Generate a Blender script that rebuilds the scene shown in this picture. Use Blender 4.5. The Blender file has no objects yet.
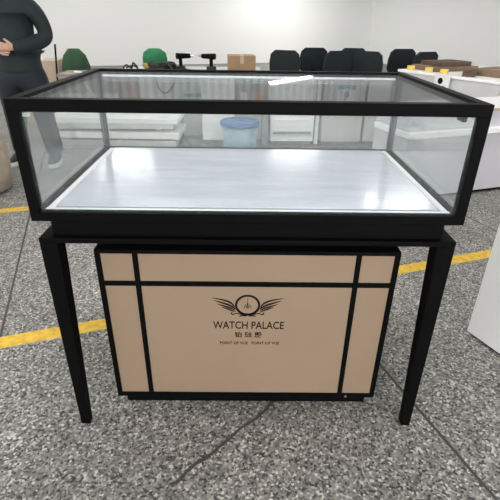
import bpy, bmesh, math, random
from mathutils import Vector, Matrix, Euler
random.seed(7)
R = math.radians
sc = bpy.context.scene
col = sc.collection

# ------------------------------------------------------------------ materials
def mat(name, color, rough=0.6, metal=0.0, var=0.0, vscale=8.0, bump=0.0, bscale=60.0, stretch=(1, 1, 1), spec=0.5, emit=None, estr=0.0, coat=0.0):
    m = bpy.data.materials.new(name); m.use_nodes = True
    nt = m.node_tree; b = nt.nodes['Principled BSDF']
    b.inputs['Base Color'].default_value = (*color, 1)
    b.inputs['Roughness'].default_value = rough
    b.inputs['Metallic'].default_value = metal
    b.inputs['Specular IOR Level'].default_value = spec
    b.inputs['Coat Weight'].default_value = coat
    if emit:
        b.inputs['Emission Color'].default_value = (*emit, 1)
        b.inputs['Emission Strength'].default_value = estr
    if var or bump:
        tc = nt.nodes.new('ShaderNodeTexCoord'); mp = nt.nodes.new('ShaderNodeMapping')
        mp.inputs['Scale'].default_value = stretch
        nt.links.new(tc.outputs['Object'], mp.inputs['Vector'])
    if var:
        n = nt.nodes.new('ShaderNodeTexNoise'); n.inputs['Scale'].default_value = vscale; n.inputs['Detail'].default_value = 5
        nt.links.new(mp.outputs[0], n.inputs['Vector'])
        r = nt.nodes.new('ShaderNodeValToRGB')
        r.color_ramp.elements[0].position = .3; r.color_ramp.elements[1].position = .7
        r.color_ramp.elements[0].color = (*[c * (1 - var) for c in color], 1)
        r.color_ramp.elements[1].color = (*[min(1, c * (1 + var)) for c in color], 1)
        nt.links.new(n.outputs['Fac'], r.inputs['Fac']); nt.links.new(r.outputs[0], b.inputs['Base Color'])
    if bump:
        n2 = nt.nodes.new('ShaderNodeTexNoise'); n2.inputs['Scale'].default_value = bscale; n2.inputs['Detail'].default_value = 3
        nt.links.new(mp.outputs[0], n2.inputs['Vector'])
        bp = nt.nodes.new('ShaderNodeBump'); bp.inputs['Strength'].default_value = bump; bp.inputs['Distance'].default_value = .01
        nt.links.new(n2.outputs['Fac'], bp.inputs['Height']); nt.links.new(bp.outputs[0], b.inputs['Normal'])
    return m

def glass_mat(dust=.05):
    m = bpy.data.materials.new('clear_glass'); m.use_nodes = True
    nt = m.node_tree; nt.nodes.clear()
    out = nt.nodes.new('ShaderNodeOutputMaterial'); mix = nt.nodes.new('ShaderNodeMixShader')
    tr = nt.nodes.new('ShaderNodeBsdfTransparent'); tr.inputs[0].default_value = (.955, .97, .965, 1)
    gl = nt.nodes.new('ShaderNodeBsdfGlossy'); gl.inputs['Roughness'].default_value = .015
    fr = nt.nodes.new('ShaderNodeFresnel'); ge = nt.nodes.new('ShaderNodeNewGeometry')
    ior = nt.nodes.new('ShaderNodeMix'); ior.data_type = 'FLOAT'      # same index seen from either face of the pane
    ior.inputs[2].default_value = 1.5; ior.inputs[3].default_value = 1 / 1.5
    nt.links.new(ge.outputs['Backfacing'], ior.inputs[0]); nt.links.new(ior.outputs[0], fr.inputs['IOR'])
    nt.links.new(fr.outputs[0], mix.inputs[0]); nt.links.new(tr.outputs[0], mix.inputs[1]); nt.links.new(gl.outputs[0], mix.inputs[2])
    df = nt.nodes.new('ShaderNodeBsdfDiffuse'); df.inputs[0].default_value = (.80, .82, .86, 1)       # thin film of dust
    tl = nt.nodes.new('ShaderNodeBsdfTranslucent'); tl.inputs[0].default_value = (.80, .82, .86, 1)
    dm = nt.nodes.new('ShaderNodeMixShader'); dm.inputs[0].default_value = .5
    nt.links.new(df.outputs[0], dm.inputs[1]); nt.links.new(tl.outputs[0], dm.inputs[2])
    tc = nt.nodes.new('ShaderNodeTexCoord'); no = nt.nodes.new('ShaderNodeTexNoise'); no.inputs['Scale'].default_value = 5; no.inputs['Detail'].default_value = 6
    nt.links.new(tc.outputs['Object'], no.inputs['Vector'])
    mr = nt.nodes.new('ShaderNodeMapRange'); mr.inputs[1].default_value = .3; mr.inputs[2].default_value = .7; mr.inputs[3].default_value = dust * .6; mr.inputs[4].default_value = dust * 1.4
    nt.links.new(no.outputs['Fac'], mr.inputs[0])
    m2 = nt.nodes.new('ShaderNodeMixShader'); nt.links.new(mr.outputs[0], m2.inputs[0])
    nt.links.new(mix.outputs[0], m2.inputs[1]); nt.links.new(dm.outputs[0], m2.inputs[2])
    nt.links.new(m2.outputs[0], out.inputs[0])
    return m

def floor_mat():
    m = bpy.data.materials.new('terrazzo_floor'); m.use_nodes = True
    nt = m.node_tree; b = nt.nodes['Principled BSDF']; L = nt.links.new
    tc = nt.nodes.new('ShaderNodeTexCoord')
    def N(t, **k):
        n = nt.nodes.new(t)
        for a, v in k.items(): setattr(n, a, v)
        return n
    def math_(op, a, b_=None, c=None):
        n = N('ShaderNodeMath', operation=op)
        for i, v in enumerate((a, b_, c)):
            if v is None: continue
            if isinstance(v, (int, float)): n.inputs[i].default_value = v
            else: L(v, n.inputs[i])
        return n.outputs[0]
    vo = N('ShaderNodeTexVoronoi'); vo.inputs['Scale'].default_value = 135
    L(tc.outputs['Object'], vo.inputs['Vector'])
    sep = N('ShaderNodeSeparateColor'); L(vo.outputs['Color'], sep.inputs[0])
    rp = N('ShaderNodeValToRGB'); cr = rp.color_ramp; cr.interpolation = 'CONSTANT'
    stops = [(0, (.045, .045, .042)), (.12, (.11, .108, .10)), (.30, (.19, .186, .172)), (.55, (.26, .252, .232)), (.80, (.40, .39, .36)), (.93, (.58, .57, .53))]
    cr.elements[0].color = (*stops[0][1], 1); cr.elements[1].position = stops[1][0]; cr.elements[1].color = (*stops[1][1], 1)
    for p, c in stops[2:]:
        e = cr.elements.new(p); e.color = (*c, 1)
    L(sep.outputs[0], rp.inputs[0])
    # worn patches
    no = N('ShaderNodeTexNoise'); no.inputs['Scale'].default_value = 2.2; no.inputs['Detail'].default_value = 6
    L(tc.outputs['Object'], no.inputs['Vector'])
    pr = N('ShaderNodeMapRange'); pr.inputs[1].default_value = .3; pr.inputs[2].default_value = .7; pr.inputs[3].default_value = .80; pr.inputs[4].default_value = 1.12
    L(no.outputs['Fac'], pr.inputs[0])
    mul = N('ShaderNodeVectorMath', operation='SCALE'); L(rp.outputs[0], mul.inputs[0]); L(pr.outputs[0], mul.inputs['Scale'])
    sx = N('ShaderNodeSeparateXYZ'); L(tc.outputs['Object'], sx.inputs[0])
    U, V = sx.outputs[0], sx.outputs[1]
    # slab joints every 1.56 m
    seamu = math_('LESS_THAN', math_('ABSOLUTE', math_('SUBTRACT', math_('FLOORED_MODULO', math_('ADD', U, 0.912 + .78), 1.56), .78)), .006)
    # one ragged crack running askew to the joints
    nc = N('ShaderNodeTexNoise'); nc.inputs['Scale'].default_value = 9; L(tc.outputs['Object'], nc.inputs['Vector'])
    dl = math_('SUBTRACT', math_('ADD', math_('MULTIPLY', U, .437), math_('MULTIPLY', math_('SUBTRACT', nc.outputs['Fac'], .5), .05)), math_('MULTIPLY', V, .90))
    crk = math_('MULTIPLY', math_('LESS_THAN', math_('ABSOLUTE', math_('ADD', dl, 0.004)), .006), math_('LESS_THAN', math_('ABSOLUTE', math_('SUBTRACT', U, .12)), .42))
    seamu = math_('MAXIMUM', seamu, crk)
    mx = N('ShaderNodeMix', data_type='RGBA'); L(seamu, mx.inputs[0]); L(mul.outputs[0], mx.inputs[6]); mx.inputs[7].default_value = (.05, .05, .048, 1)
    # painted yellow lane lines with worn holes
    n3 = N('ShaderNodeTexNoise'); n3.inputs['Scale'].default_value = 16; n3.inputs['Detail'].default_value = 8; n3.inputs['Roughness'].default_value = .75
    L(tc.outputs['Object'], n3.inputs['Vector'])
    wear = math_('LESS_THAN', n3.outputs['Fac'], .61)
    masks = []
    for v in (.782, 2.45):
        masks.append(math_('LESS_THAN', math_('ABSOLUTE', math_('SUBTRACT', V, v)), .043))
    ym = math_('MULTIPLY', math_('ADD', masks[0], masks[1]), wear)
    n4 = N('ShaderNodeTexNoise'); n4.inputs['Scale'].default_value = 30; L(tc.outputs['Object'], n4.inputs['Vector'])
    yr = N('ShaderNodeValToRGB'); yr.color_ramp.elements[0].color = (.54, .33, .035, 1); yr.color_ramp.elements[1].color = (.74, .48, .055, 1)
    yr.color_ramp.elements[0].position = .3; yr.color_ramp.elements[1].position = .6
    L(n4.outputs['Fac'], yr.inputs[0])
    my = N('ShaderNodeMix', data_type='RGBA'); L(ym, my.inputs[0]); L(mx.outputs[2], my.inputs[6]); L(yr.outputs[0], my.inputs[7])
    L(my.outputs[2], b.inputs['Base Color'])
    b.inputs['Roughness'].default_value = .55
    b.inputs['Specular IOR Level'].default_value = .35
    return m

def wall_mat():
    m = mat('wall_with_dimming_top', (.88, .88, .87), .9); nt = m.node_tree; b = nt.nodes['Principled BSDF']
    tc = nt.nodes.new('ShaderNodeTexCoord'); sp = nt.nodes.new('ShaderNodeSeparateXYZ'); nt.links.new(tc.outputs['Object'], sp.inputs[0])
    lt = nt.nodes.new('ShaderNodeMath'); lt.operation = 'GREATER_THAN'; lt.inputs[1].default_value = 2.0; nt.links.new(sp.outputs[2], lt.inputs[0])  # invented grey upper part, darkens the wall's reflection in the glass top
    wv = nt.nodes.new('ShaderNodeTexWave'); wv.inputs['Scale'].default_value = 1.2; nt.links.new(tc.outputs['Object'], wv.inputs['Vector'])
    rp = nt.nodes.new('ShaderNodeValToRGB'); rp.color_ramp.elements[0].color = (.24, .25, .25, 1); rp.color_ramp.elements[1].color = (.36, .37, .37, 1)
    nt.links.new(wv.outputs['Fac'], rp.inputs[0])
    mx = nt.nodes.new('ShaderNodeMix'); mx.data_type = 'RGBA'; nt.links.new(lt.outputs[0], mx.inputs[0])
    mx.inputs[6].default_value = (.88, .88, .87, 1); nt.links.new(rp.outputs[0], mx.inputs[7]); nt.links.new(mx.outputs[2], b.inputs['Base Color'])
    return m

M = dict(
    black=mat('black_powder_coat', (.0022, .0022, .0022), .55, 0, .12, 30, .04, 300, spec=.07),
    black2=mat('black_satin_lacquer', (.003, .003, .0031), .45, 0, spec=.07),
    rubber=mat('black_rubber', (.015, .015, .015), .7),
    beige=mat('champagne_panel', (.325, .232, .158), .42, .12, .035, 5, 0.02, 200, (1, 1, 1)),
    ink=mat('dark_print', (.008, .005, .004), .6, spec=.1),
    plate=mat('white_display_plate', (.53, .545, .62), .16, 0, .07, 5, .01, 40, (1, 5, 1), spec=.8),
    channel=mat('brushed_aluminium', (.45, .46, .48), .4, .8),
    midmetal=mat('grey_metal', (.10, .105, .115), .45, .5),
    white_trim=mat('white_trim', (.82, .84, .86), .4),
    glass=glass_mat(.035), topglass=glass_mat(.02),
    led=mat('led_strip', (.9, .95, 1), .5, emit=(.90, .94, 1), estr=2.6),
    tube=mat('lit_tube', (1, 1, 1), .5, emit=(.95, .98, 1), estr=14),
    chrome=mat('chrome', (.7, .7, .7), .2, 1),
    floor=floor_mat(),
    wall=wall_mat(),
    ceil=mat('painted_ceiling', (.78, .78, .77), .9),
    white=mat('white_lacquer', (.90, .90, .90), .4, 0, .03, 3),
    offwhite=mat('primed_board', (.60, .60, .59), .6, 0, .06, 4),
    cool=mat('pale_lavender_board', (.55, .54, .58), .5, 0, .04, 3),
    grey=mat('grey_panel', (.54, .55, .53), .5, 0, .06, 4),
    midgrey=mat('mid_grey_panel', (.27, .275, .27), .55, 0, .08, 4),
    greyplank=mat('weathered_plank', (.26, .225, .19), .75, 0, .35, 5, .2, 30, (1, 1, 6)),
    rust=mat('rusty_board', (.30, .20, .13), .75, 0, .4, 5),
    tanboard=mat('tan_board', (.50, .40, .30), .7, 0, .1, 6),
    oldcard=mat('dark_cardboard', (.20, .135, .085), .85, 0, .25, 7),
    cardboard=mat('cardboard', (.36, .23, .125), .8, 0, .1, 5),
    brown=mat('brown_fabric', (.11, .065, .045), .85, 0, .2, 10),
    yellow=mat('yellow_tape', (.75, .55, .12), .5),
    sack=mat('beige_sack', (.40, .34, .27), .85, 0, .15, 9, .3, 25),
    bagwhite=mat('white_plastic_film', (.75, .75, .74), .35, 0, .06, 6, .4, 14),
    wrap=mat('white_wrap_film', (.66, .67, .66), .35, 0, .12, 3, .5, 7, (5, 5, .6)),
    green=mat('green_woven_sack', (.012, .15, .055), .8, 0, .2, 20, .2, 40),
    dgreen=mat('dark_green_canvas', (.02, .06, .025), .85, 0, .3, 9),
    ochre=mat('ochre_print', (.42, .30, .05), .8, 0, .3, 20),
    blue=mat('blue_plastic', (.02, .13, .34), .4),
    bluesign=mat('blue_print', (.08, .25, .40), .5),
    paper=mat('white_paper', (.80, .80, .80), .7),
    tub=mat('pale_blue_tub', (.26, .37, .45), .35, 0, .04, 5),
    orange=mat('orange_carton', (.55, .20, .08), .6, 0, .1, 9),
    cord=mat('white_cord', (.85, .85, .84), .5),
    denim=mat('dark_denim', (.0065, .011, .018), .85, 0, .30, 9, .25, 30),
    jacket=mat('dark_jacket', (.007, .013, .0145), .8, 0, .2, 12, .2, 20),
    skin=mat('skin', (.52, .32, .23), .55),
    hair=mat('black_hair', (.012, .010, .009), .6, 0, .2, 60),
    shoe=mat('dark_shoe', (.02, .022, .028), .6),
    sole=mat('white_rubber', (.75, .75, .74), .55),
    eye=mat('eye', (.03, .02, .015), .25),
    lip=mat('lip', (.40, .19, .15), .5),
)

# ------------------------------------------------------------------ mesh helpers
def new_bm(): return bmesh.new()

def box(bm, x0, x1, y0, y1, z0, z1, bev=0.0):
    t = bmesh.new()
    vs = [t.verts.new((x, y, z)) for x in (x0, x1) for y in (y0, y1) for z in (z0, z1)]
    for f in ((0, 1, 3, 2), (4, 6, 7, 5), (0, 4, 5, 1), (2, 3, 7, 6), (0, 2, 6, 4), (1, 5, 7, 3)):
        t.faces.new([vs[i] for i in f])
    bmesh.ops.recalc_face_normals(t, faces=t.faces)
    if bev: bmesh.ops.bevel(t, geom=list(t.edges), offset=bev, segments=2, affect='EDGES', profile=.5)
    join(bm, t)

def join(bm, t, mtx=None):
    if mtx: bmesh.ops.transform(t, matrix=mtx, verts=t.verts)
    me = bpy.data.meshes.new('tmp'); t.to_mesh(me); t.free(); bm.from_mesh(me); bpy.data.meshes.remove(me)

def loft(bm, rings, cap=True):
    """rings: equally long lists of points; joined in order."""
    t = bmesh.new(); n = len(rings[0])
    V = [[t.verts.new(p) for p in r] for r in rings]
    for a, b in zip(V, V[1:]):
        for i in range(n): t.faces.new((a[i], a[(i + 1) % n], b[(i + 1) % n], b[i]))
    if cap:
        t.faces.new(list(reversed(V[0]))); t.faces.new(V[-1])
    bmesh.ops.recalc_face_normals(t, faces=t.faces)
    join(bm, t)

def tube(bm, pts, r, n=8, rs=None):
    pts = [Vector(p) for p in pts]; rings = []
    up = Vector((0, 0, 1))
    for i, p in enumerate(pts):
        d = (pts[min(i + 1, len(pts) - 1)] - pts[max(i - 1, 0)]).normalized()
        a = d.cross(up)
        if a.length < 1e-3: a = d.cross(Vector((1, 0, 0)))
        a.normalize(); b = d.cross(a).normalized()
        rr = rs[i] if rs else r
        rings.append([p + (a * math.cos(2 * math.pi * k / n) + b * math.sin(2 * math.pi * k / n)) * rr for k in range(n)])
    loft(bm, rings)

def lathe(bm, prof, cx=0, cy=0, n=24, sy=1.0):
    rings = [[(cx + r * math.cos(2 * math.pi * k / n), cy + sy * r * math.sin(2 * math.pi * k / n), z) for k in range(n)] for r, z in prof]
    loft(bm, rings)

def smooth_path(pts, k=6):
    pts = [Vector(p) for p in pts]; out = []
    P = [pts[0]] + pts + [pts[-1]]
    for i in range(1, len(P) - 2):
        for s in range(k):
            t = s / k; a, b, c, d = P[i - 1], P[i], P[i + 1], P[i + 2]
            out.append(.5 * ((2 * b) + (c - a) * t + (2 * a - 5 * b + 4 * c - d) * t * t + (3 * b - a - 3 * c + d) * t ** 3))
    out.append(pts[-1]); return out

def obj(name, bm, m, parent=None, smooth=False):
    me = bpy.data.meshes.new(name); bm.to_mesh(me); bm.free()
    o = bpy.data.objects.new(name, me); col.objects.link(o)
    if m: me.materials.append(m)
    if smooth:
        for p in me.polygons: p.use_smooth = True
    if parent: o.parent = parent
    return o

def bx(name, dims, m, parent=None, bev=0.0):
    bm = new_bm(); box(bm, *dims, bev); return obj(name, bm, m, parent)

def tag(o, label, cat, group=None):
    o['label'] = label; o['category'] = cat
    if group: o['group'] = group
    return o

def thing(name, label, cat, loc=(0, 0, 0), rz=0.0, group=None):
    o = bpy.data.objects.new(name, None); col.objects.link(o)
    o.location = loc; o.rotation_euler = (0, 0, rz); o.empty_display_size = .1
    return tag(o, label, cat, group)

def dup(root, loc, rz, label=None):
    r = root.copy(); col.objects.link(r); r.location = loc; r.rotation_euler = (0, 0, rz)
    if label: r['label'] = label
    for ch in list(root.children):
        c = ch.copy(); col.objects.link(c); c.parent = r
        for g in ch.children:
            d = g.copy(); col.objects.link(d); d.parent = c
    return r

ANG = R(18.8)                                    # the hall is turned against the showcase
CA, SA = math.cos(ANG), math.sin(ANG)
def w(u, v, z=0): return (CA * u - SA * v, SA * u + CA * v, z)

# ------------------------------------------------------------------ the hall
def struct(name, bm, m):
    o = obj(name, bm, m); o.rotation_euler = (0, 0, ANG); o['kind'] = 'structure'; return o
U0, U1, V0, V1, H = -8, 9, -8, 13.5, 4.2
b = new_bm(); box(b, U0, U1, V0, V1, -.1, 0); struct('floor', b, M['floor'])
b = new_bm(); box(b, U0, U1, V0, V1, H, H + .1); struct('ceiling', b, M['ceil'])
b = new_bm(); box(b, U0 - .2, U1 + .2, V1, V1 + .2, -.1, H + .1); struct('wall_back', b, M['wall'])
b = new_bm()
box(b, U0 - .2, U0, V0, V1, -.1, .9); box(b, U0 - .2, U0, V0, V1, 3.5, H + .1)
for a, e in ((V0, -6), (-1.2, -.8), (4, 4.4), (9.2, V1)): box(b, U0 - .2, U0, a, e, .9, 3.5)
struct('wall_left', b, M['wall'])
for n, (a, e) in enumerate(((-6, -1.2), (-.8, 4), (4.4, 9.2)), 1):  # unseen windows, added to bring side daylight onto left-facing surfaces
    b = new_bm(); box(b, U0 - .14, U0 - .06, a, e, .9, .96); box(b, U0 - .14, U0 - .06, a, e, 3.44, 3.5); box(b, U0 - .14, U0 - .06, a, e, 2.2, 2.25)
    for k in range(5): box(b, U0 - .14, U0 - .06, a + k * (e - a - .06) / 4, a + k * (e - a - .06) / 4 + .06, .96, 3.44)
    struct('added_window_%d' % n, b, M['white'])
b = new_bm(); box(b, U1, U1 + .2, V0, V1, -.1, H + .1); struct('wall_right', b, M['wall'])
b = new_bm()                                    # the wall behind the camera, with the open loading gate
box(b, U0 - .2, -5, V0 - .2, V0, -.1, H + .1); box(b, 6, U1 + .2, V0 - .2, V0, -.1, H + .1); box(b, -5, 6, V0 - .2, V0, 3.7, H + .1)
struct('wall_front', b, M['wall'])

# ------------------------------------------------------------------ showcase
W2, D, ZB, ZT = .602, .725, .805, 1.131
case = thing('glass_showcase', 'large black framed glass display counter on four tapered legs', 'display case', (0, .36, 0))
def cy(y): return y - .36
T = .028
def P(name, dims, m, bev=.0015, parent=case):
    x0, x1, y0, y1, z0, z1 = dims
    return bx(name, (x0, x1, cy(y0), cy(y1), z0, z1), m, parent, bev)
K = M['black']
P('top_rail', (-W2, W2, 0, T, ZT - .031, ZT), K)
P('top_rail', (-W2, W2, D - T + .003, D, ZT - .018, ZT), K)
P('top_rail', (-W2, -W2 + T, T, D - T + .003, ZT - .024, ZT), K)
P('top_rail', (W2 - T, W2, T, D - T + .003, ZT - .024, ZT), K)
P('bottom_rail', (-W2, W2, 0, T, ZB, ZB + .026), K)
P('bottom_rail', (-W2, W2, D - T, D, ZB, ZB + .022), K)
P('bottom_rail', (-W2, -W2 + T, T, D - T, ZB, ZB + .022), K)
P('bottom_rail', (W2 - T, W2, T, D - T, ZB, ZB + .022), K)
for s in (-1, 1):
    x0, x1 = sorted((s * W2, s * (W2 - T)))
    P('post', (x0, x1, 0, T, ZB + .026, ZT - .031), K)
    x0, x1 = sorted((s * W2, s * (W2 - .022)))
    P('post', (x0, x1, D - .022, D, ZB + .022, ZT - .018), M['midmetal'])['label'] = 'grey rear corner post'
# glass panes, 5 mm
g = M['glass']
P('glass_pane', (-W2 + T, W2 - T, .010, .015, ZB + .024, ZT - .029), g, 0)
P('glass_pane', (-W2 + .022, W2 - .022, D - .013, D - .008, ZB + .020, ZT - .016), g, 0)
for s in (-1, 1):
    x0, x1 = sorted((s * (W2 - .010), s * (W2 - .015)))
    P('glass_pane', (x0, x1, T, D - .022, ZB + .020, ZT - .022), g, 0)
P('glass_pane', (-W2 + T - .004, W2 - T + .004, T - .004, D - T + .006, ZT - .010, ZT - .005), M['topglass'], 0)['label'] = 'clear glass top pane'
# display floor: white plate, dark gap, white ledge
P('display_plate', (-.548, .548, .050, .690, ZB + .006, ZB + .026), M['plate'], .001)
b = new_bm()
for d in ((-.572, .572, T, .043, ZB + .002, ZB + .025), (-.572, -.553, .043, .697, ZB + .002, ZB + .023), (.553, .572, .043, .697, ZB + .002, ZB + .023)):
    box(b, d[0], d[1], cy(d[2]), cy(d[3]), d[4], d[5], .001)
obj('plate_edging', b, M['white_trim'], case)
P('base_board', (-.585, .585, .012, .712, ZB - .004, ZB + .004), M['black2'], 0)
# LED strips under the top rails
for y0, y1, z in ((D - T - .008, D - T + .002, ZT - .026), (T + .001, T + .009, ZT - .030)):
    P('led_strip', (-.565, .565, y0, y1, z, z + .007), M['led'], .001)
P('latch', (.560, .572, .060, .100, ZT - .055, ZT - .026), M['black2'], .002)
P('corner_clip', (-.571, -.555, .016, .026, ZT - .046, ZT - .036), M['white_trim'], .002)
# skirt and table frame
P('skirt', (-.560, .560, .022, .703, .751, ZB), M['black2'], .001)
P('table_frame', (-.597, .597, .003, .722, .735, .751), K, .002)
def leg(sx, front):
    t0, t1 = .053, .031
    ya = .003 if front else .722; sy = 1 if front else -1
    bm = new_bm(); rings = []
    for z, t in ((0.0, t1), (.735, t0)):
        xo, xi = sx * .597, sx * (.597 - t); yo, yi = ya, ya + sy * t
        rings.append([(xo, cy(yo), z), (xi, cy(yo), z), (xi, cy(yi), z), (xo, cy(yi), z)])
    loft(bm, rings); bmesh.ops.bevel(bm, geom=list(bm.edges), offset=.002, segments=2, affect='EDGES')
    return bm
for sx in (-1, 1):
    for fr in (True, False):
        obj('leg', leg(sx, fr), K, case)

# ------------------------------------------------------------------ cabinet below
YC = .09
cab = thing('storage_cabinet', 'black framed cabinet with beige front and winged clock emblem, under the glass showcase', 'cabinet', (0, .36, 0))
P('carcass', (-.478, .478, YC + .006, .62, .049, .664), M['black2'], .002, cab)
P('top_board', (-.4805, .4805, YC + .001, .625, .658, .669), M['black2'], .001, cab)
P('plinth', (-.455, .455, YC + .0255, .60, 0, .049), M['black2'], .001, cab)
XS = [-.462, -.363, -.3455, .3410, .3585, .462]; ZS = [.0705, .5375, .5565, .6565]
for (xa, xb) in ((0, 1), (2, 3), (4, 5)):
    for (za, zb) in ((0, 1), (2, 3)):
        P('front_panel', (XS[xa], XS[xb], YC + .002, YC + .008, ZS[za], ZS[zb]), M['beige'], .0008, cab)
P('frame_stile', (-.4805, XS[0], YC, YC + .02, .049, .658), K, .001, cab)
P('frame_stile', (XS[5], .4805, YC, YC + .02, .049, .658), K, .001, cab)
P('frame_rail', (XS[0], XS[5], YC, YC + .02, .049, ZS[0]), K, .001, cab)
P('frame_rail', (XS[0], XS[5], YC, YC + .02, ZS[3], .658), K, .001, cab)
P('divider_bar', (XS[1], XS[2], YC, YC + .01, ZS[0], ZS[3]), K, .001, cab)
P('divider_bar', (XS[3], XS[4], YC, YC + .01, ZS[0], ZS[3]), K, .001, cab)
P('divider_bar', (XS[0], XS[5], YC + .0005, YC + .01, ZS[1], ZS[2]), K, .001, cab)
b = new_bm(); t = bmesh.new()
bmesh.ops.create_cone(t, cap_ends=True, segments=16, radius1=.006, radius2=.005, depth=.008)
join(b, t, Matrix.Translation((.372, cy(YC) - .002, .059)) @ Matrix.Rotation(R(90), 4, 'X'))
obj('lock', b, M['chrome'], cab)['label'] = 'small chrome lock'

# emblem: flat print on the beige panel, drawn in the panel's own plane
YL = cy(YC + .002)
EX, EZ = .001, .4630
def poly(bm, pts, th=.0006):
    a = [bm.verts.new((EX + x, YL - th, EZ + z)) for x, z in pts]; c = [bm.verts.new((EX + x, YL, EZ + z)) for x, z in pts]
    n = len(pts)
    bm.faces.new(a)
    for i in range(n): bm.faces.new((a[i], a[(i + 1) % n], c[(i + 1) % n], c[i]))
def stroke(bm, pts, wd):
    """tapered stroke through points; wd = half width at each point"""
    P2 = [Vector((p[0], 0, p[1])) for p in pts]; Lf, Rt = [], []
    for i, p in enumerate(P2):
        d = (P2[min(i + 1, len(P2) - 1)] - P2[max(i - 1, 0)]).normalized(); n = Vector((-d.z, 0, d.x))
        Lf.append((p.x + n.x * wd[i], p.z + n.z * wd[i])); Rt.append((p.x - n.x * wd[i], p.z - n.z * wd[i]))
    for i in range(len(P2) - 1): poly(bm, [Lf[i], Lf[i + 1], Rt[i + 1], Rt[i]])
def arc(cx, cz, r, a0, a1, n=24):
    return [(cx + r * math.cos(R(a0 + (a1 - a0) * i / n)), cz + r * math.sin(R(a0 + (a1 - a0) * i / n))) for i in range(n + 1)]
em = new_bm()
stroke(em, arc(0, .0015, .0385, 90, 450, 48), [.0038] * 49)                                  # clock ring
stroke(em, arc(0, -.001, .0335, 195, 345, 24), [.0006 + .0024 * math.sin(math.pi * i / 24) for i in range(25)])
stroke(em, [(0, .034), (0, .016), (0, .004), (0, -.004)], [.0003, .0008, .0022, .0003])       # clock hand
stroke(em, [(-.011, -.010), (-.008, .004), (-.0005, -.010)], [.0012, .0018, .0010])           # monogram
stroke(em, [(.0005, -.010), (.008, .004), (.011, -.010)], [.0010, .0018, .0012])
stroke(em, [(-.005, -.010), (0, .001), (.005, -.010)], [.0007, .0009, .0007])
def spl(pts, k=6): return [(p.x, p.y) for p in smooth_path([(x, z, 0) for x, z in pts], k)]
for s in (-1, 1):
    feathers = [([(.043, -.006), (.056, .011), (.080, .022), (.120, .031)], .0032),
                ([(.041, -.013), (.058, .000), (.082, .010), (.113, .021)], .0034),
                ([(.041, -.019), (.058, -.0095), (.078, -.002), (.102, .007)], .0031),
                ([(.042, -.025), (.056, -.0185), (.071, -.012), (.088, -.005)], .0026)]
    for pts, wd in feathers:
        q = spl(pts); n = len(q)
        stroke(em, [(s * x, z) for x, z in q], [max(.0003, wd * (math.sin(math.pi * min(1, (i + 1.5) / n)) ** .7)) for i in range(n)])
    q = spl([(.012, -.033), (.024, -.035), (.038, -.031), (.049, -.036), (.055, -.032), (.051, -.028)])
    stroke(em, [(s * x, z) for x, z in q], [.0017] * len(q))
    q = spl([(.004, -.043), (.016, -.040), (.028, -.044)])
    stroke(em, [(s * x, z) for x, z in q], [.0006 + .0022 * math.sin(math.pi * i / (len(q) - 1)) for i in range(len(q))])
bmesh.ops.recalc_face_normals(em, faces=em.faces)
obj('emblem', em, M['ink'], cab)['label'] = 'dark printed emblem of a winged clock'

def text(name, body, x0, x1, z0, z1, bold=0.0, font_spacing=1.0):
    cu = bpy.data.curves.new('txt', 'FONT'); cu.body = body; cu.resolution_u = 3; cu.offset = bold; cu.space_character = font_spacing
    cu.extrude = .002
    to = bpy.data.objects.new('txt', cu); col.objects.link(to)
    bpy.context.view_layer.update()
    dg = bpy.context.evaluated_depsgraph_get()
    me = bpy.data.meshes.new_from_object(to.evaluated_get(dg)); bpy.data.objects.remove(to)
    xs = [v.co.x for v in me.vertices]; ys = [v.co.y for v in me.vertices]
    ax, bx_, ay, by = min(xs), max(xs), min(ys), max(ys)
    for v in me.vertices:
        x = x0 + (v.co.x - ax) / (bx_ - ax) * (x1 - x0); z = z0 + (v.co.y - ay) / (by - ay) * (z1 - z0)
        v.co = (x, YL - .0003 - .0003 * (1 if v.co.z > 0 else 0), z)
    me.name = name; o = bpy.data.objects.new(name, me); col.objects.link(o); me.materials.clear(); me.materials.append(M['ink']); o.parent = cab
    return o
text('brand_lettering', 'WATCH PALACE', -.1165, .1260, .3670, .3985, .012)['label'] = 'dark lettering reading WATCH PALACE'
text('character_lettering', '铂 琺 殿', -.043, .0520, .3300, .3545, .016)['label'] = 'three small dark characters'
text('tagline_lettering', 'POINT OF VUE   POINT OF VUE', -.094, .113, .2995, .3115, .014)['label'] = 'tiny dark tagline'

# ------------------------------------------------------------------ person at the left
def skin_mesh(name, V, E, Rr, m, parent, sub=2, root=0):
    me = bpy.data.meshes.new(name); me.from_pydata(V, E, []); me.update()
    o = bpy.data.objects.new(name + '_src', me); col.objects.link(o)
    md = o.modifiers.new('s', 'SKIN'); md.use_smooth_shade = True
    for i, r in enumerate(Rr):
        sv = me.skin_vertices[0].data[i]
        sv.radius = r if isinstance(r, tuple) else (r, r); sv.use_root = (i == root)
    o.modifiers.new('u', 'SUBSURF').levels = sub
    bpy.context.view_layer.update()
    dg = bpy.context.evaluated_depsgraph_get()
    m2 = bpy.data.meshes.new_from_object(o.evaluated_get(dg)); bpy.data.objects.remove(o)
    m2.name = name; m2.materials.clear(); m2.materials.append(m)
    for p in m2.polygons: p.use_smooth = True
    r = bpy.data.objects.new(name, m2); col.objects.link(r); r.parent = parent
    return r

def chain(V, E, Rr, start, pts):
    prev = start
    for p, r in pts:
        V.append(p); Rr.append(r); i = len(V) - 1
        E.append((prev, i)); prev = i
    return prev

per = thing('person', 'person in dark jeans and dark jacket standing behind the showcase, hands folded in front', 'person', (-2.07, 3.20, 0), R(-4))
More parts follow.
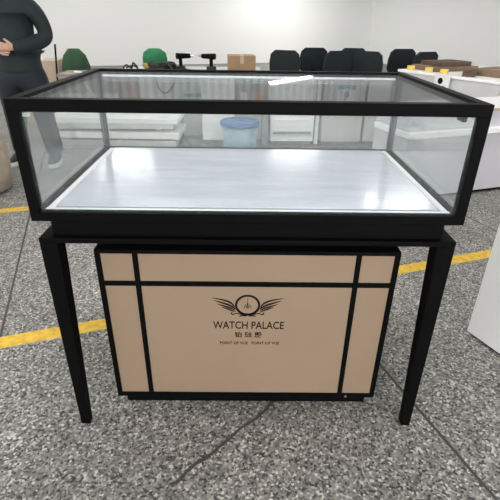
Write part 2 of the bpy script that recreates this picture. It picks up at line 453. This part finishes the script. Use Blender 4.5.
# local axes: +x to the photo's right, -y towards the camera
SH, HIPZ = 1.43, .90
V, E, Rr = [], [], []
V.append((0, 0, HIPZ + .03)); Rr.append((.135, .095))                       # pelvis
chest = chain(V, E, Rr, 0, [((0, 0, 1.06), (.12, .09)), ((0, 0, 1.24), (.145, .105)), ((0, .005, 1.38), (.125, .085)), ((0, .005, 1.455), (.055, .055))])
head = chain(V, E, Rr, chest, [((0, -.005, 1.52), (.050, .055)), ((0, -.015, 1.575), (.066, .082)), ((0, -.012, 1.645), (.077, .096)), ((0, -.005, 1.705), (.066, .080))])
for s in (-1, 1):
    kx = .25 if s > 0 else -.20
    chain(V, E, Rr, 0, [((s * .095, 0, HIPZ - .03), .085), ((s * .13, -.015, .50), .056), ((s * .15, .0, .30), .050), ((s * .165, .03, .10), .036), ((s * .175, -.02, .055), .036), ((s * .19, -.12, .045), .032)])
    sh = chain(V, E, Rr, 3, [((s * .165, .01, 1.41), .055)])
    el = chain(V, E, Rr, sh, [((s * .235, .04, 1.27), .046), ((s * .275, .05, 1.13), .040), ((s * .20, -.09, 1.075), .036), ((s * .105, -.175, 1.06), .027)])
    # hand: palm, four fingers, thumb, one folded over the other at the belt
    dz = .02 * s
    pl = chain(V, E, Rr, el, [((s * .068, -.200, 1.058 + dz * .4), (.020, .034)), ((s * .030, -.208, 1.052 + dz * .6), (.018, .034))])
    for k, L in enumerate((.060, .070, .064, .048)):
        z = 1.078 - .017 * k + dz
        chain(V, E, Rr, pl, [((s * .012, -.214 - .012 * (s + 1), z), .0095), ((s * (.012 - L * .55), -.212 - .014 * (s + 1), z - .004), .0088), ((s * (.012 - L), -.198 - .014 * (s + 1), z - .007), .0080)])
    chain(V, E, Rr, pl - 1, [((s * .055, -.215, 1.088 + dz), .011), ((s * .032, -.225, 1.108 + dz), .0095)])
body = skin_mesh('body', V, E, Rr, M['skin'], per, 2, 0)
# nose, ears joined into the body mesh
b = new_bm(); b.from_mesh(body.data)
def ell(bm, c, r, seg=10):
    t = bmesh.new(); bmesh.ops.create_uvsphere(t, u_segments=seg, v_segments=seg, radius=1)
    join(bm, t, Matrix.Translation(c) @ Matrix.Diagonal((*r, 1)))
ell(b, (0, -.108, 1.607), (.013, .022, .020))
ell(b, (0, -.104, 1.628), (.008, .014, .024))
for s in (-1, 1): ell(b, (s * .079, .0, 1.617), (.010, .018, .030))
b.to_mesh(body.data); b.free()
for p in body.data.polygons: p.use_smooth = True
for s in (-1, 1):
    b = new_bm(); ell(b, (s * .030, -.098, 1.640), (.013, .008, .007)); obj('eye', b, M['eye'], per, True)
b = new_bm(); ell(b, (0, -.101, 1.573), (.024, .007, .007)); obj('mouth', b, M['lip'], per, True)
b = new_bm()
t = bmesh.new(); bmesh.ops.create_uvsphere(t, u_segments=24, v_segments=16, radius=1)
for v in t.verts:
    if v.co.z < -.1 and v.co.y < .2: v.co.z = -.1
    if v.co.z < -.55: v.co.z = -.55
join(b, t, Matrix.Translation((0, .012, 1.672)) @ Matrix.Diagonal((.088, .104, .080, 1)))
obj('hair', b, M['hair'], per, True)
# jacket
V, E, Rr = [(0, 0, 1.16)], [], [(.185, .135)]
chain(V, E, Rr, 0, [((0, 0, 1.02), (.195, .14)), ((0, -.002, .90), (.215, .15)), ((0, -.002, .80), (.222, .155))])
c2 = chain(V, E, Rr, 0, [((0, 0, 1.28), (.19, .135)), ((0, .005, 1.39), (.15, .105)), ((0, .008, 1.46), (.066, .066))])
for s in (-1, 1):
    chain(V, E, Rr, 5, [((s * .18, .01, 1.395), .085), ((s * .25, .04, 1.27), .080), ((s * .285, .05, 1.13), .074), ((s * .20, -.10, 1.077), .066), ((s * .105, -.178, 1.060), .056), ((s * .078, -.195, 1.058), .054)])
skin_mesh('jacket', V, E, Rr, M['jacket'], per, 2, 0)
# jeans
V, E, Rr = [(0, 0, .90)], [], [(.175, .125)]
chain(V, E, Rr, 0, [((0, 0, .98), (.17, .12))])
for s in (-1, 1):
    chain(V, E, Rr, 0, [((s * .125, 0, .78), .135), ((s * .132, -.01, .65), .115), ((s * .14, -.015, .50), .098), ((s * .155, .0, .30), .090), ((s * .167, .02, .13), .088), ((s * .170, .02, .105), .086)])
skin_mesh('jeans', V, E, Rr, M['denim'], per, 2, 0)
for s in (-1, 1):
    def ring(y0, sc_, z): return [(s * .178 + sc_ * .048 * math.cos(2 * math.pi * k / 20) + (s * .02 if math.sin(2 * math.pi * k / 20) < 0 else 0), -.055 + sc_ * .135 * math.sin(2 * math.pi * k / 20), z) for k in range(20)]
    b = new_bm(); loft(b, [ring(0, 1, .0), ring(0, 1.03, .014), ring(0, 1.02, .042)]); so = b
    b = new_bm(); rr = [ring(0, .98, .041), ring(0, .97, .062)]
    top = [(s * .172 + .040 * math.cos(2 * math.pi * k / 20), .0 + .060 * math.sin(2 * math.pi* k / 20), .12) for k in range(20)]
    loft(b, rr + [top]); so2 = obj('shoe', b, M['shoe'], per, True)
    obj('sole', so, M['sole'], so2)['label'] = 'white rubber sole'

# ------------------------------------------------------------------ left of the showcase
sk = new_bm()
prof = [(.22, 0), (.29, .03), (.315, .16), (.33, .30), (.31, .42), (.25, .49), (.12, .53)]
lathe(sk, prof, n=28)
for v in sk.verts:
    a = math.atan2(v.co.y, v.co.x); v.co.x *= 1 + .03 * math.sin(5 * a + v.co.z * 9); v.co.y *= 1 + .03 * math.cos(4 * a)
o = obj('woven_sack', sk, M['sack'], None, True); o.location = (-2.27, 2.36, 0)
tag(o, 'bulging beige sack on the floor at the left edge of the photo', 'sack')
sk = new_bm()
lathe(sk, [(.10, 0), (.22, .02), (.26, .08), (.24, .17), (.15, .25), (.05, .30)], n=22)
for v in sk.verts:
    a = math.atan2(v.co.y, v.co.x); v.co.x *= 1 + .09 * math.sin(6 * a + v.co.z * 20); v.co.y *= 1 + .08 * math.cos(7 * a)
o = obj('plastic_bag', sk, M['bagwhite'], None, True); o.location = (-2.22, 2.36, .53)
tag(o, 'crumpled white plastic bag resting on top of the beige sack', 'bag')

# stack of white boards behind the person
zz = 0
names = ['lowest white board of the pile behind the person', 'second lowest white board of the floor pile behind the person, dark gap above',
         'third white board from the floor in the pile behind the person', 'topmost white board of the floor pile behind the person']
for k in range(4):
    th = (.085, .07, .06, .05)[k]; gap = (.0, .02, .03, .0)[k]
    sh = (.0, .05, -.03, .04)[k]
    bo = thing('white_board', names[k], 'board', (-1.52 + sh, 4.02 + .02 * k, zz), R(1.5 * (-1) ** k), 'white boards piled on the floor')
    bx('panel', (-.72, .72, -.26, .26, gap, gap + th), (M['offwhite'], M['white'], M['offwhite'], M['white'])[k], bo, .004)
    if gap:
        for xx in (-.55, 0, .55): bx('batten', (xx - .03, xx + .03, -.24, .24, 0, gap), M['tanboard'], bo)
    zz += th + gap
# grey plank crate behind the boards with a white cord on it
cr = thing('plank_crate', 'weathered grey plank crate behind the pile of white boards', 'crate', (-1.94, 4.74, 0), R(3))
for k in range(5):
    x0 = -.34 + k * .137
    bx('plank', (x0, x0 + .128, -.225, -.205, .02, .66), M['greyplank'], cr, .002)
    bx('plank', (x0, x0 + .128, .205, .225, .02, .66), M['greyplank'], cr, .002)
for x in (-.345, .325): bx('side_board', (x, x + .02, -.2, .2, .0, .66), M['greyplank'], cr, .002)
bx('top_board', (-.35, .35, -.23, .23, .66, .685), M['greyplank'], cr, .003)
bx('cross_rail', (-.35, .35, -.243, -.226, .40, .47), M['offwhite'], cr, .002)
b = new_bm(); tube(b, smooth_path([(-2.12, 4.66, .698), (-2.02, 4.60, .697), (-1.98, 4.48, .699), (-1.965, 4.462, .64), (-1.93, 4.452, .58), (-1.88, 4.446, .50), (-1.85, 4.447, .44)]), .010, 8)
tag(obj('cord', b, M['cord'], None, True), 'thick white cord hanging over the front of the plank crate', 'cord')
b = new_bm(); box(b, -.115, .115, -.012, .012, 0, .62, .003)
o = obj('rusty_board', b, M['rust']); o.location = (-1.43, 4.44, 0); o.rotation_euler = (R(-7), 0, R(4)); tag(o, 'rust-stained brown board leaning beside the plank crate', 'board')

# dark green bag + pole + cardboard carton past the left rail
b = new_bm(); lathe(b, [(.13, 0), (.19, .04), (.20, .35), (.19, .70), (.15, .84), (.07, .92)], n=20, sy=.8)
for v in b.verts: v.co.x *= 1 + .06 * math.sin(v.co.z * 14)
o = obj('canvas_bag', b, M['dgreen'], None, True); o.location = (-2.28, 5.20, 0); tag(o, 'tall dark green canvas bag behind the plank crate', 'bag')
ct = thing('carton', 'tan cardboard carton on the floor right behind the person', 'box', (-2.78, 5.3, 0), R(10))
bx('carton_body', (-.26, .26, -.22, .22, 0, .78), M['tanboard'], ct, .004)
bx('packing_tape', (-.03, .03, -.222, .222, .60, .7815), M['offwhite'], ct, .001)
b = new_bm(); tube(b, [(-2.52, 4.95, .012), (-2.44, 5.02, .98)], .012, 8); tag(obj('metal_rod', b, M['black2'], None, True), 'thin dark rod standing between the tan carton and the green bag', 'rod')

# ------------------------------------------------------------------ row of furniture behind the showcase
def cabinet(name, label, cat, x, y, wd, dp, h, m, rz=0.0, doors=1, dm=None, handle=True, group=None):
    c = thing(name, label, cat, (x, y, 0), rz, group)
    bx('body', (-wd / 2, wd / 2, -dp / 2 + .018, dp / 2, .04, h - .02), m, c, .003)
    bx('plinth', (-wd / 2 + .02, wd / 2 - .02, -dp / 2 + .04, dp / 2 - .02, 0, .04), M['midgrey'], c)
    bx('top', (-wd / 2 - .006, wd / 2 + .006, -dp / 2 - .004, dp / 2, h - .02, h), m, c, .003)
    for k in range(doors):
        a = -wd / 2 + k * wd / doors + .003; e = -wd / 2 + (k + 1) * wd / doors - .003
        d = bx('door', (a, e, -dp / 2, -dp / 2 + .018, .045, h - .026), dm or m, c, .002)
        if handle: bx('handle', (e - .03, e - .02, -dp / 2 - .016, -dp / 2, h * .55, h * .72), M['chrome'], d, .002)
    return c
# wrapped cabinet with cable
c = thing('wrapped_cabinet', 'white cabinet wrapped in creased plastic film, black cable lying on it', 'cabinet', (-1.02, 4.70, 0), R(2))
bx('body', (-.28, .28, -.2, .2, 0, .72), M['offwhite'], c, .004)
b = new_bm()
for i in range(2): box(b, -.288 - .002 * i, .288, -.208, .208, .10 + .2 * i, .726, .01)
bmesh.ops.subdivide_edges(b, edges=list(b.edges), cuts=5, use_grid_fill=True)
for v in b.verts: v.co += Vector((0, -.006 * math.sin(v.co.x * 45 + v.co.z * 4) if v.co.y < 0 else 0, 0))
obj('film', b, M['wrap'], c, True)
pts = []
for k in range(60):
    a = k * .55; r = .11 + .03 * math.sin(k * 1.7)
    pts.append((-1.05 + r * 1.3 * math.cos(a), 4.62 + r * .8 * math.sin(a), .745 + .0012 * k + .008 * math.sin(k * 2.1)))
pts += [(-.93, 4.50, .80), (-.88, 4.435, .74), (-.87, 4.425, .62), (-.93, 4.42, .53), (-1.0, 4.42, .50), (-1.06, 4.42, .56), (-1.08, 4.425, .66), (-1.06, 4.44, .745)]
b = new_bm(); tube(b, smooth_path(pts, 3), .011, 7)
tag(obj('cable', b, M['rubber'], None, True), 'tangled black cable draped over the film-wrapped cabinet', 'cable')
pb = thing('leaning_board', 'greyish beige board with a blue taped strip, between the wrapped and the narrow white cabinet', 'board', (-.66, 4.42, 0), R(0))
bx('board', (-.13, .13, -.012, .012, 0, .72), M['grey'], pb, .003)
bx('blue_strip', (-.11, .11, -.0145, -.012, .46, .50), M['bluesign'], pb)
# shelf in front with two dark slots
s1 = thing('low_shelf', 'low white shelf unit with two dark slots, behind the left rear corner of the showcase', 'shelf', (-1.05, 4.38, 0), R(0))
cabinet('narrow_cabinet', 'narrow bright white cabinet behind the middle of the showcase, left of the grey low locker', 'cabinet', -.34, 4.19, .37, .34, .73, M['white'], R(2), 1, None, False)
gl = cabinet('grey_locker', 'low grey locker between the two white cabinets, small cartons on top', 'locker', .05, 4.24, .36, .34, .42, M['midgrey'], R(1), 1, M['grey'], True)
for (x, wd, h, m, nm, lb) in ((-.05, .07, .13, 'paper', 'carton', 'small white carton standing leftmost on the grey low locker'), (.03, .06, .16, 'tanboard', 'carton', 'small tan carton in the middle on the grey low locker'), (.135, .12, .12, 'orange', 'carton', 'small orange carton on the right end of the grey low locker')):
    q = thing(nm, lb, 'box', (x, 4.18, .42), R(4)); bx('carton_body', (-wd / 2, wd / 2, -.05, .05, 0, h), M[m], q, .002)
    bx('flap', (-wd / 2, wd / 2, -.052, .0, h, h + .002), M[m], q)
wc = cabinet('white_cabinet', 'wide white cabinet with one shallow drawer, behind the right half of the showcase', 'cabinet', .50, 4.17, .50, .34, .735, M['white'], R(3), 1, None, False)
dr = bx('drawer', (-.22, .22, -.196, -.17, .16, .30), M['white'], wc, .004); bx('drawer_shadow_strip', (-.22, .22, -.200, -.172, .135, .155), M['midgrey'], dr, .002)  # grey strip stands in for the shadow line below the drawer
b = new_bm(); box(b, -.02, .02, -.02, .02, 0, .74, .002); o = obj('white_post', b, M['white']); o.location = (.80, 4.08, 0); tag(o, 'slim white upright post between white cabinet and grey cabinet', 'post')
gc = cabinet('grey_cabinet', 'light grey door cabinet with a blue and white notice on its front', 'cabinet', 1.07, 4.18, .46, .34, .735, M['grey'], R(3), 1, None, False)
pn = bx('notice', (-.09, .11, -.1735, -.170, .46, .67), M['paper'], gc); pn['label'] = 'white paper notice with a blue curved header'
b = new_bm()
top = [(-.09, .67), (.11, .67)] ; lowr = [(.11, .615), (.06, .628), (.01, .632), (-.04, .628), (-.09, .615)]
vs = [b.verts.new((x, -.1742, z)) for x, z in top + lowr]; b.faces.new(vs)
r_ = bmesh.ops.extrude_face_region(b, geom=list(b.faces)); bmesh.ops.translate(b, vec=(0, .0006, 0), verts=[v for v in r_['geom'] if isinstance(v, bmesh.types.BMVert)])
obj('notice_header', b, M['bluesign'], pn)
b = new_bm(); ell(b, (.015, -.1738, .565), (.032, .001, .034), 12); ell(b, (.0, -.1738, .52), (.012, .001, .03), 10); ell(b, (-.04, -.1738, .49), (.012, .001, .012), 8); obj('notice_mark', b, M['midgrey'], pn)
cabinet('beige_cabinet', 'narrow beige white cabinet right of the grey cabinet with the notice', 'cabinet', 1.46, 4.22, .26, .34, .735, M['tanboard'], R(3), 1, M['offwhite'], True)
# low shelf body
bx('top', (-.24, .24, -.0, .05, .335, .36), M['white'], s1, .002)
for x in (-.228, 0, .228): bx('upright', (x - .012, x + .012, .0, .05, 0, .335), M['white'], s1, .002)
bx('back_panel', (-.24, .24, .05, .055, 0, .36), M['midgrey'], s1)
bx('shelf', (-.216, .216, .002, .048, .22, .24), M['white'], s1, .002)
# blue-rimmed tub put in for a reflection in the front glass; dark post stand
tb = thing('reflection_tub', 'pale blue plastic tub with a blue rim added behind the showcase in place of a front glass reflection', 'tub', (-.085, 3.70, 0))
b = new_bm(); lathe(b, [(.165, 0), (.175, .01), (.198, .30), (.188, .30), (.165, .03)], n=32); obj('tub_body', b, M['tub'], tb, True)
b = new_bm(); lathe(b, [(.198, .285), (.212, .290), (.214, .325), (.200, .335), (.192, .325)], n=32); obj('rim', b, M['blue'], tb, True)
b = new_bm(); lathe(b, [(.196, .318), (.10, .326), (.001, .328), (.001, .31), (.196, .305)], n=32); obj('lid', b, M['blue'], tb, True)
st = thing('floor_stand', 'short dark metal stand right of the blue-rimmed tub', 'stand', (.19, 3.92, 0))
bx('base', (-.09, .09, -.07, .07, 0, .02), M['midgrey'], st, .003)
bx('post', (-.035, .035, -.02, .02, .02, .385), M['midgrey'], st, .003)
bx('cap', (-.045, .045, -.03, .03, .385, .40), M['black2'], st, .003)

# ------------------------------------------------------------------ white counter, right
ca = thing('long_counter', 'long pale counter with a white ledge and tan top edge, right of the showcase', 'counter', (1.817, 2.407, 0), ANG)
bx('plinth', (-.62, 1.25, .03, .42, 0, .03), M['black2'], ca)
bx('lower_body', (-.65, 1.28, .0, .44, .03, .52), M['cool'], ca, .003)
bx('ledge', (-.66, 1.29, -.035, .44, .52, .565), M['white'], ca, .004)
bx('upper_body', (-.65, 1.28, .0, .44, .565, .695), M['cool'], ca, .003)
bx('top', (-.66, 1.29, -.012, .45, .695, .712), M['white'], ca, .003); bx('edge_strip', (-.66, 1.29, -.020, -.012, .690, .712), M['tanboard'], ca, .001)
cb = thing('white_worktable', 'tall white box table behind the long counter, flat cartons on top', 'table', (1.77, 4.40, 0), R(30))
# local: left face at x=0 running towards -y
bx('body', (0.0, 1.3, -1.25, 0, .05, .775), M['offwhite'], cb, .004)
bx('plinth', (.04, 1.26, -1.2, -.04, 0, .05), M['midgrey'], cb)
bx('top', (-.02, 1.32, -1.27, .02, .775, .80), M['white'], cb, .004)
def on_table(x, y, z=.80): return (1.77 + math.cos(R(30)) * x - math.sin(R(30)) * y, 4.40 + math.sin(R(30)) * x + math.cos(R(30)) * y, z)
cd = thing('label_card', 'white card with a dark round mark hanging on the side of the white box table', 'card', on_table(-.026, -.62, .62), R(30))
bx('card', (-.006, 0, -.095, .095, 0, .19), M['paper'], cd, .001)
b = new_bm(); ell(b, (-.0065, .02, .12), (.0008, .032, .032), 14); ell(b, (-.0065, -.035, .045), (.0008, .018, .03), 10); obj('mark', b, M['ink'], cd)
for (x, y, wd, dp, h, rz, m, lb) in ((.46, -.24, .62, .40, .05, 20, 'oldcard', 'flat brown carton lying at the far left corner of the white box table'),
                                (.46, -.25, .46, .32, .045, 24, 'brown', 'dark brown flat pack lying on the flat brown carton'),
                                (.60, -.94, .66, .46, .065, 30, 'oldcard', 'thick flat brown carton at the near right end of the white box table'),
                                (.15, -.80, .20, .12, .05, 60, 'brown', 'small dark brown block at the near edge of the white box table')):
    z = .851 if 'lying on the flat' in lb else .80
    q = thing('flat_carton', lb, 'box', on_table(x, y, z), R(rz)); bx('carton_body', (-wd / 2, wd / 2, -dp / 2, dp / 2, 0, h), M[m], q, .004)
    bx('carton_seam', (-wd / 2 + .01, wd / 2 - .01, -.012, .012, h, h + .001), M['tanboard'] if m == 'oldcard' else M['black2'], q)
for (x, y, lb) in ((.06, -.10, 'yellow tape roll nearest the far corner on the white box table'), (.08, -.34, 'middle one of three yellow tape rolls on the edge of the white box table'), (.08, -.54, 'yellow tape roll nearest the small dark block on the white box table')):
    q = thing('tape_roll', lb, 'tape', on_table(x, y), 0, 'yellow tape rolls on the white box table')
    b = new_bm(); lathe(b, [(.022, 0), (.042, 0), (.042, .045), (.022, .045), (.022, 0)], n=20); obj('tape', b, M['yellow'], q, False)
    b = new_bm(); lathe(b, [(.0185, .001), (.0215, .001), (.0215, .044), (.0185, .044), (.0185, .001)], n=16); obj('core', b, M['tanboard'], q)

# white box cabinet, lower right
wb = thing('white_pedestal', 'white box cabinet cut by the right edge of the photo, near the showcase leg', 'cabinet', (1.043, .545, 0), R(25))
bx('body', (0, .6, -.9, 0, .012, .74), M['white'], wb, .004)
bx('top', (-.004, .61, -.91, .004, .74, .76), M['white'], wb, .003)
for (x, y) in ((.05, -.05), (.55, -.05), (.05, -.85), (.55, -.85)):
    b = new_bm(); lathe(b, [(.018, 0), (.018, .012)], x, y, 12); obj('foot', b, M['rubber'], wb)

# ------------------------------------------------------------------ things on the bench and chairs far behind
tbn = thing('workbench', 'grey workbench far behind the row of cabinets, green sack and tools on it', 'bench', (-.82, 5.80, 0), R(1))
bx('bench_top', (-1.0, 1.0, -.32, .32, .60, .64), M['offwhite'], tbn, .004)
for x in (-.93, .93):
    for y in (-.26, .26): bx('leg', (x - .03, x + .03, y - .03, y + .03, 0, .60), M['midgrey'], tbn, .002)
gs = thing('green_sack', 'bright green sack with an ochre print on the far workbench', 'sack', (-1.31, 5.62, .64))
b = new_bm(); lathe(b, [(.12, 0), (.17, .03), (.175, .14), (.155, .22), (.08, .27)], n=20, sy=.7); obj('sack_body', b, M['green'], gs, True)
b = new_bm(); lathe(b, [(.173, .025), (.182, .04), (.182, .075), (.176, .09)], n=20, sy=.72); obj('printed_band', b, M['ochre'], gs, True)
def tool(x, lb, rz):
    q = thing('power_drill', lb, 'tool', (x, 5.60, .64), R(rz), 'tools on the far workbench')
    bx('battery', (-.06, .06, -.04, .04, 0, .05), M['rubber'], q, .008)
    bx('grip', (-.022, .022, -.02, .02, .05, .15), M['black2'], q, .008)
    b = new_bm(); t = bmesh.new(); bmesh.ops.create_cone(t, cap_ends=True, segments=16, radius1=.04, radius2=.03, depth=.2)
    join(b, t, Matrix.Translation((.04, 0, .18)) @ Matrix.Rotation(R(90), 4, 'Y')); obj('motor_housing', b, M['black2'], q, False)
    b = new_bm(); t = bmesh.new(); bmesh.ops.create_cone(t, cap_ends=True, segments=12, radius1=.02, radius2=.008, depth=.07)
    join(b, t, Matrix.Translation((.175, 0, .18)) @ Matrix.Rotation(R(90), 4, 'Y')); obj('chuck', b, M['chrome'], q)
tool(-.95, 'black power drill on the far workbench right beside the green sack', 20)
tool(-.52, 'black power drill on the far workbench beside the brown cardboard box', 160)
bxx = thing('cardboard_box', 'brown cardboard box on the right end of the far workbench', 'box', (-.10, 5.66, .64), R(5))
bx('carton_body', (-.19, .19, -.16, .16, 0, .20), M['cardboard'], bxx, .004); bx('packing_tape', (-.025, .025, -.162, .162, .10, .2012), M['tanboard'], bxx)
b = new_bm(); tube(b, smooth_path([(-1.76, 5.60, .655), (-1.70, 5.54, .70), (-1.64, 5.58, .66), (-1.60, 5.53, .73), (-1.56, 5.60, .655), (-1.64, 5.68, .68), (-1.74, 5.66, .655)]), .012, 7)
tag(obj('cable', b, M['rubber'], None, True), 'black cable loop on the workbench left of the green sack', 'cable')

def chair():
    q = thing('office_chair', 'x', 'chair', (0, 0, 0), 0, 'black chairs at the back')
    bx('seat', (-.23, .23, -.22, .22, .42, .49), M['jacket'], q, .02)
    b = new_bm(); rings = []
    for z, wv, yo in ((.56, .17, .20), (.62, .215, .215), (.75, .22, .23), (.86, .20, .245), (.91, .14, .25)):
        rings.append([(-wv, yo - .02, z), (wv, yo - .02, z), (wv, yo + .025, z), (-wv, yo + .025, z)])
    loft(b, rings); obj('backrest', b, M['jacket'], q)
    bx('back_bar', (-.025, .025, .20, .235, .44, .60), M['black2'], q, .004)
    b = new_bm(); lathe(b, [(.03, .06), (.03, .42)], n=12); obj('gas_post', b, M['black2'], q, True)
    for k in range(5):
        a = R(72 * k + 18); b = new_bm(); tube(b, [(0, 0, .09), (.16 * math.cos(a), .16 * math.sin(a), .075), (.27 * math.cos(a), .27 * math.sin(a), .06)], .018, 8)
        l = obj('base_leg', b, M['black2'], q, True)
        b = new_bm(); ell(b, (.27 * math.cos(a), .27 * math.sin(a), .03), (.022, .022, .030), 10); obj('caster', b, M['rubber'], l, True)
    return q
ch = chair(); ch.location = (.58, 5.9, 0); ch.rotation_euler = (0, 0, R(165)); ch['label'] = 'black office chair nearest the cardboard box, leftmost in the front row of chairs'
for x, y, a, lb in ((1.20, 5.92, 200, 'black office chair second from the left in the front row of chairs'),
                    (1.82, 5.9, 150, 'black office chair third from the left in the front row of chairs'),
                    (2.44, 5.95, 205, 'black office chair nearest the white box table, rightmost in the front row'),
                    (1.00, 6.6, 185, 'black office chair leftmost in the rear row, in the gap behind the front chairs'),
                    (1.68, 6.62, 170, 'black office chair in the middle of the rear row of chairs'),
                    (2.36, 6.6, 190, 'black office chair rightmost in the rear row of chairs')):
    dup(ch, (x, y, 0), R(a), lb)

# ------------------------------------------------------------------ lamps
def fixture(u, v, z, ln, rz, label, group, power, wires=True):
    x, y, _ = w(u, v)
    q = thing('tube_light', label, 'lamp', (x, y, z), rz, group)
    bx('housing', (-ln / 2, ln / 2, -.06, .06, .0, .045), M['white'], q, .004)
    for yy in (-.03, .03):
        b = new_bm(); tube(b, [(-ln / 2 + .03, yy, -.014), (ln / 2 - .03, yy, -.014)], .014, 10); obj('tube', b, M['tube'], q, True)
    for xx in (-ln / 2 + .1, ln / 2 - .1):
        b = new_bm(); tube(b, [(xx, 0, .045), (xx, 0, H - z)], .006, 6); obj('suspension_rod', b, M['chrome'], q)
    la = bpy.data.lights.new('tube_light_lamp', 'AREA'); la.shape = 'RECTANGLE'; la.size = ln; la.size_y = .14; la.energy = power; la.color = (1, .985, .96)
    lo = bpy.data.objects.new('lamp_light', la); col.objects.link(lo); lo.parent = q; lo.location = (0, 0, -.035)
LP = 45
for u in (-4.5, 0.2, 5.0):
    for v in (-4, .8, 5.6, 10.4):
        fixture(u, v, 3.7, 1.5, ANG, 'white twin tube light hanging from the ceiling in the regular rows', 'ceiling tube lights', LP)
ax, ay, bx2, by2 = .61, 12.1 * 1.0, 2.02, 13.75
# the low lamp near the far wall that the glass top mirrors
fx, fy = (ax + bx2) / 2, (ay + by2) / 2
fixture(CA * fx + SA * fy, -SA * fx + CA * fy, 2.6, 2.1, math.atan2(by2 - ay, bx2 - ax), 'single low twin tube light hung askew near the far wall', None, 40)

def area(name, loc, rot, sx, sy, e, c, parent):
    la = bpy.data.lights.new(name, 'AREA'); la.shape = 'RECTANGLE'; la.size = sx; la.size_y = sy; la.energy = e; la.color = c
    lo = bpy.data.objects.new(name, la); col.objects.link(lo); lo.parent = parent; lo.location = loc; lo.rotation_euler = rot
area('led_light', (0, cy(T + .012), ZT - .032), (R(28), 0, 0), 1.1, .008, .46, (.90, .93, 1), case)
area('led_light', (0, cy(D - T - .012), ZT - .030), (R(-28), 0, 0), 1.1, .008, .14, (.90, .93, 1), case)

wd = bpy.data.worlds.new('World'); sc.world = wd; wd.use_nodes = True
bg = wd.node_tree.nodes['Background']; bg.inputs[0].default_value = (.97, .97, .98, 1); bg.inputs[1].default_value = 3.9

# ------------------------------------------------------------------ camera
f, pi_, ya, ro = 441.54, .4854, .0105, .0148
fw = Vector((math.sin(ya) * math.cos(pi_), math.cos(ya) * math.cos(pi_), -math.sin(pi_)))
r = Vector((math.cos(ya), -math.sin(ya), 0)); u = r.cross(fw)
r2 = r * math.cos(ro) + u * math.sin(ro); u2 = -r * math.sin(ro) + u * math.cos(ro)
cam = bpy.data.cameras.new('camera'); co = bpy.data.objects.new('camera', cam); col.objects.link(co)
mw = Matrix((r2, u2, -fw)).transposed().to_4x4(); mw.translation = (-.0066, -1.1228, 1.3139); co.matrix_world = mw
cam.sensor_width = 36; cam.lens = f / 500 * 36; cam.clip_start = .02
sc.camera = co
# ------------------------------------------------------------------ render look
vs_ = sc.view_settings; sc.display_settings.display_device = 'sRGB'
vs_.view_transform = 'Standard'; vs_.look = 'None'; vs_.exposure = 0.2; vs_.gamma = 1; vs_.use_curve_mapping = False
cyc = sc.cycles
cyc.max_bounces = 10; cyc.transparent_max_bounces = 24; cyc.glossy_bounces = 6; cyc.diffuse_bounces = 5
cyc.use_denoising = True; cyc.caustics_reflective = False; cyc.caustics_refractive = False; cyc.sample_clamp_indirect = 6
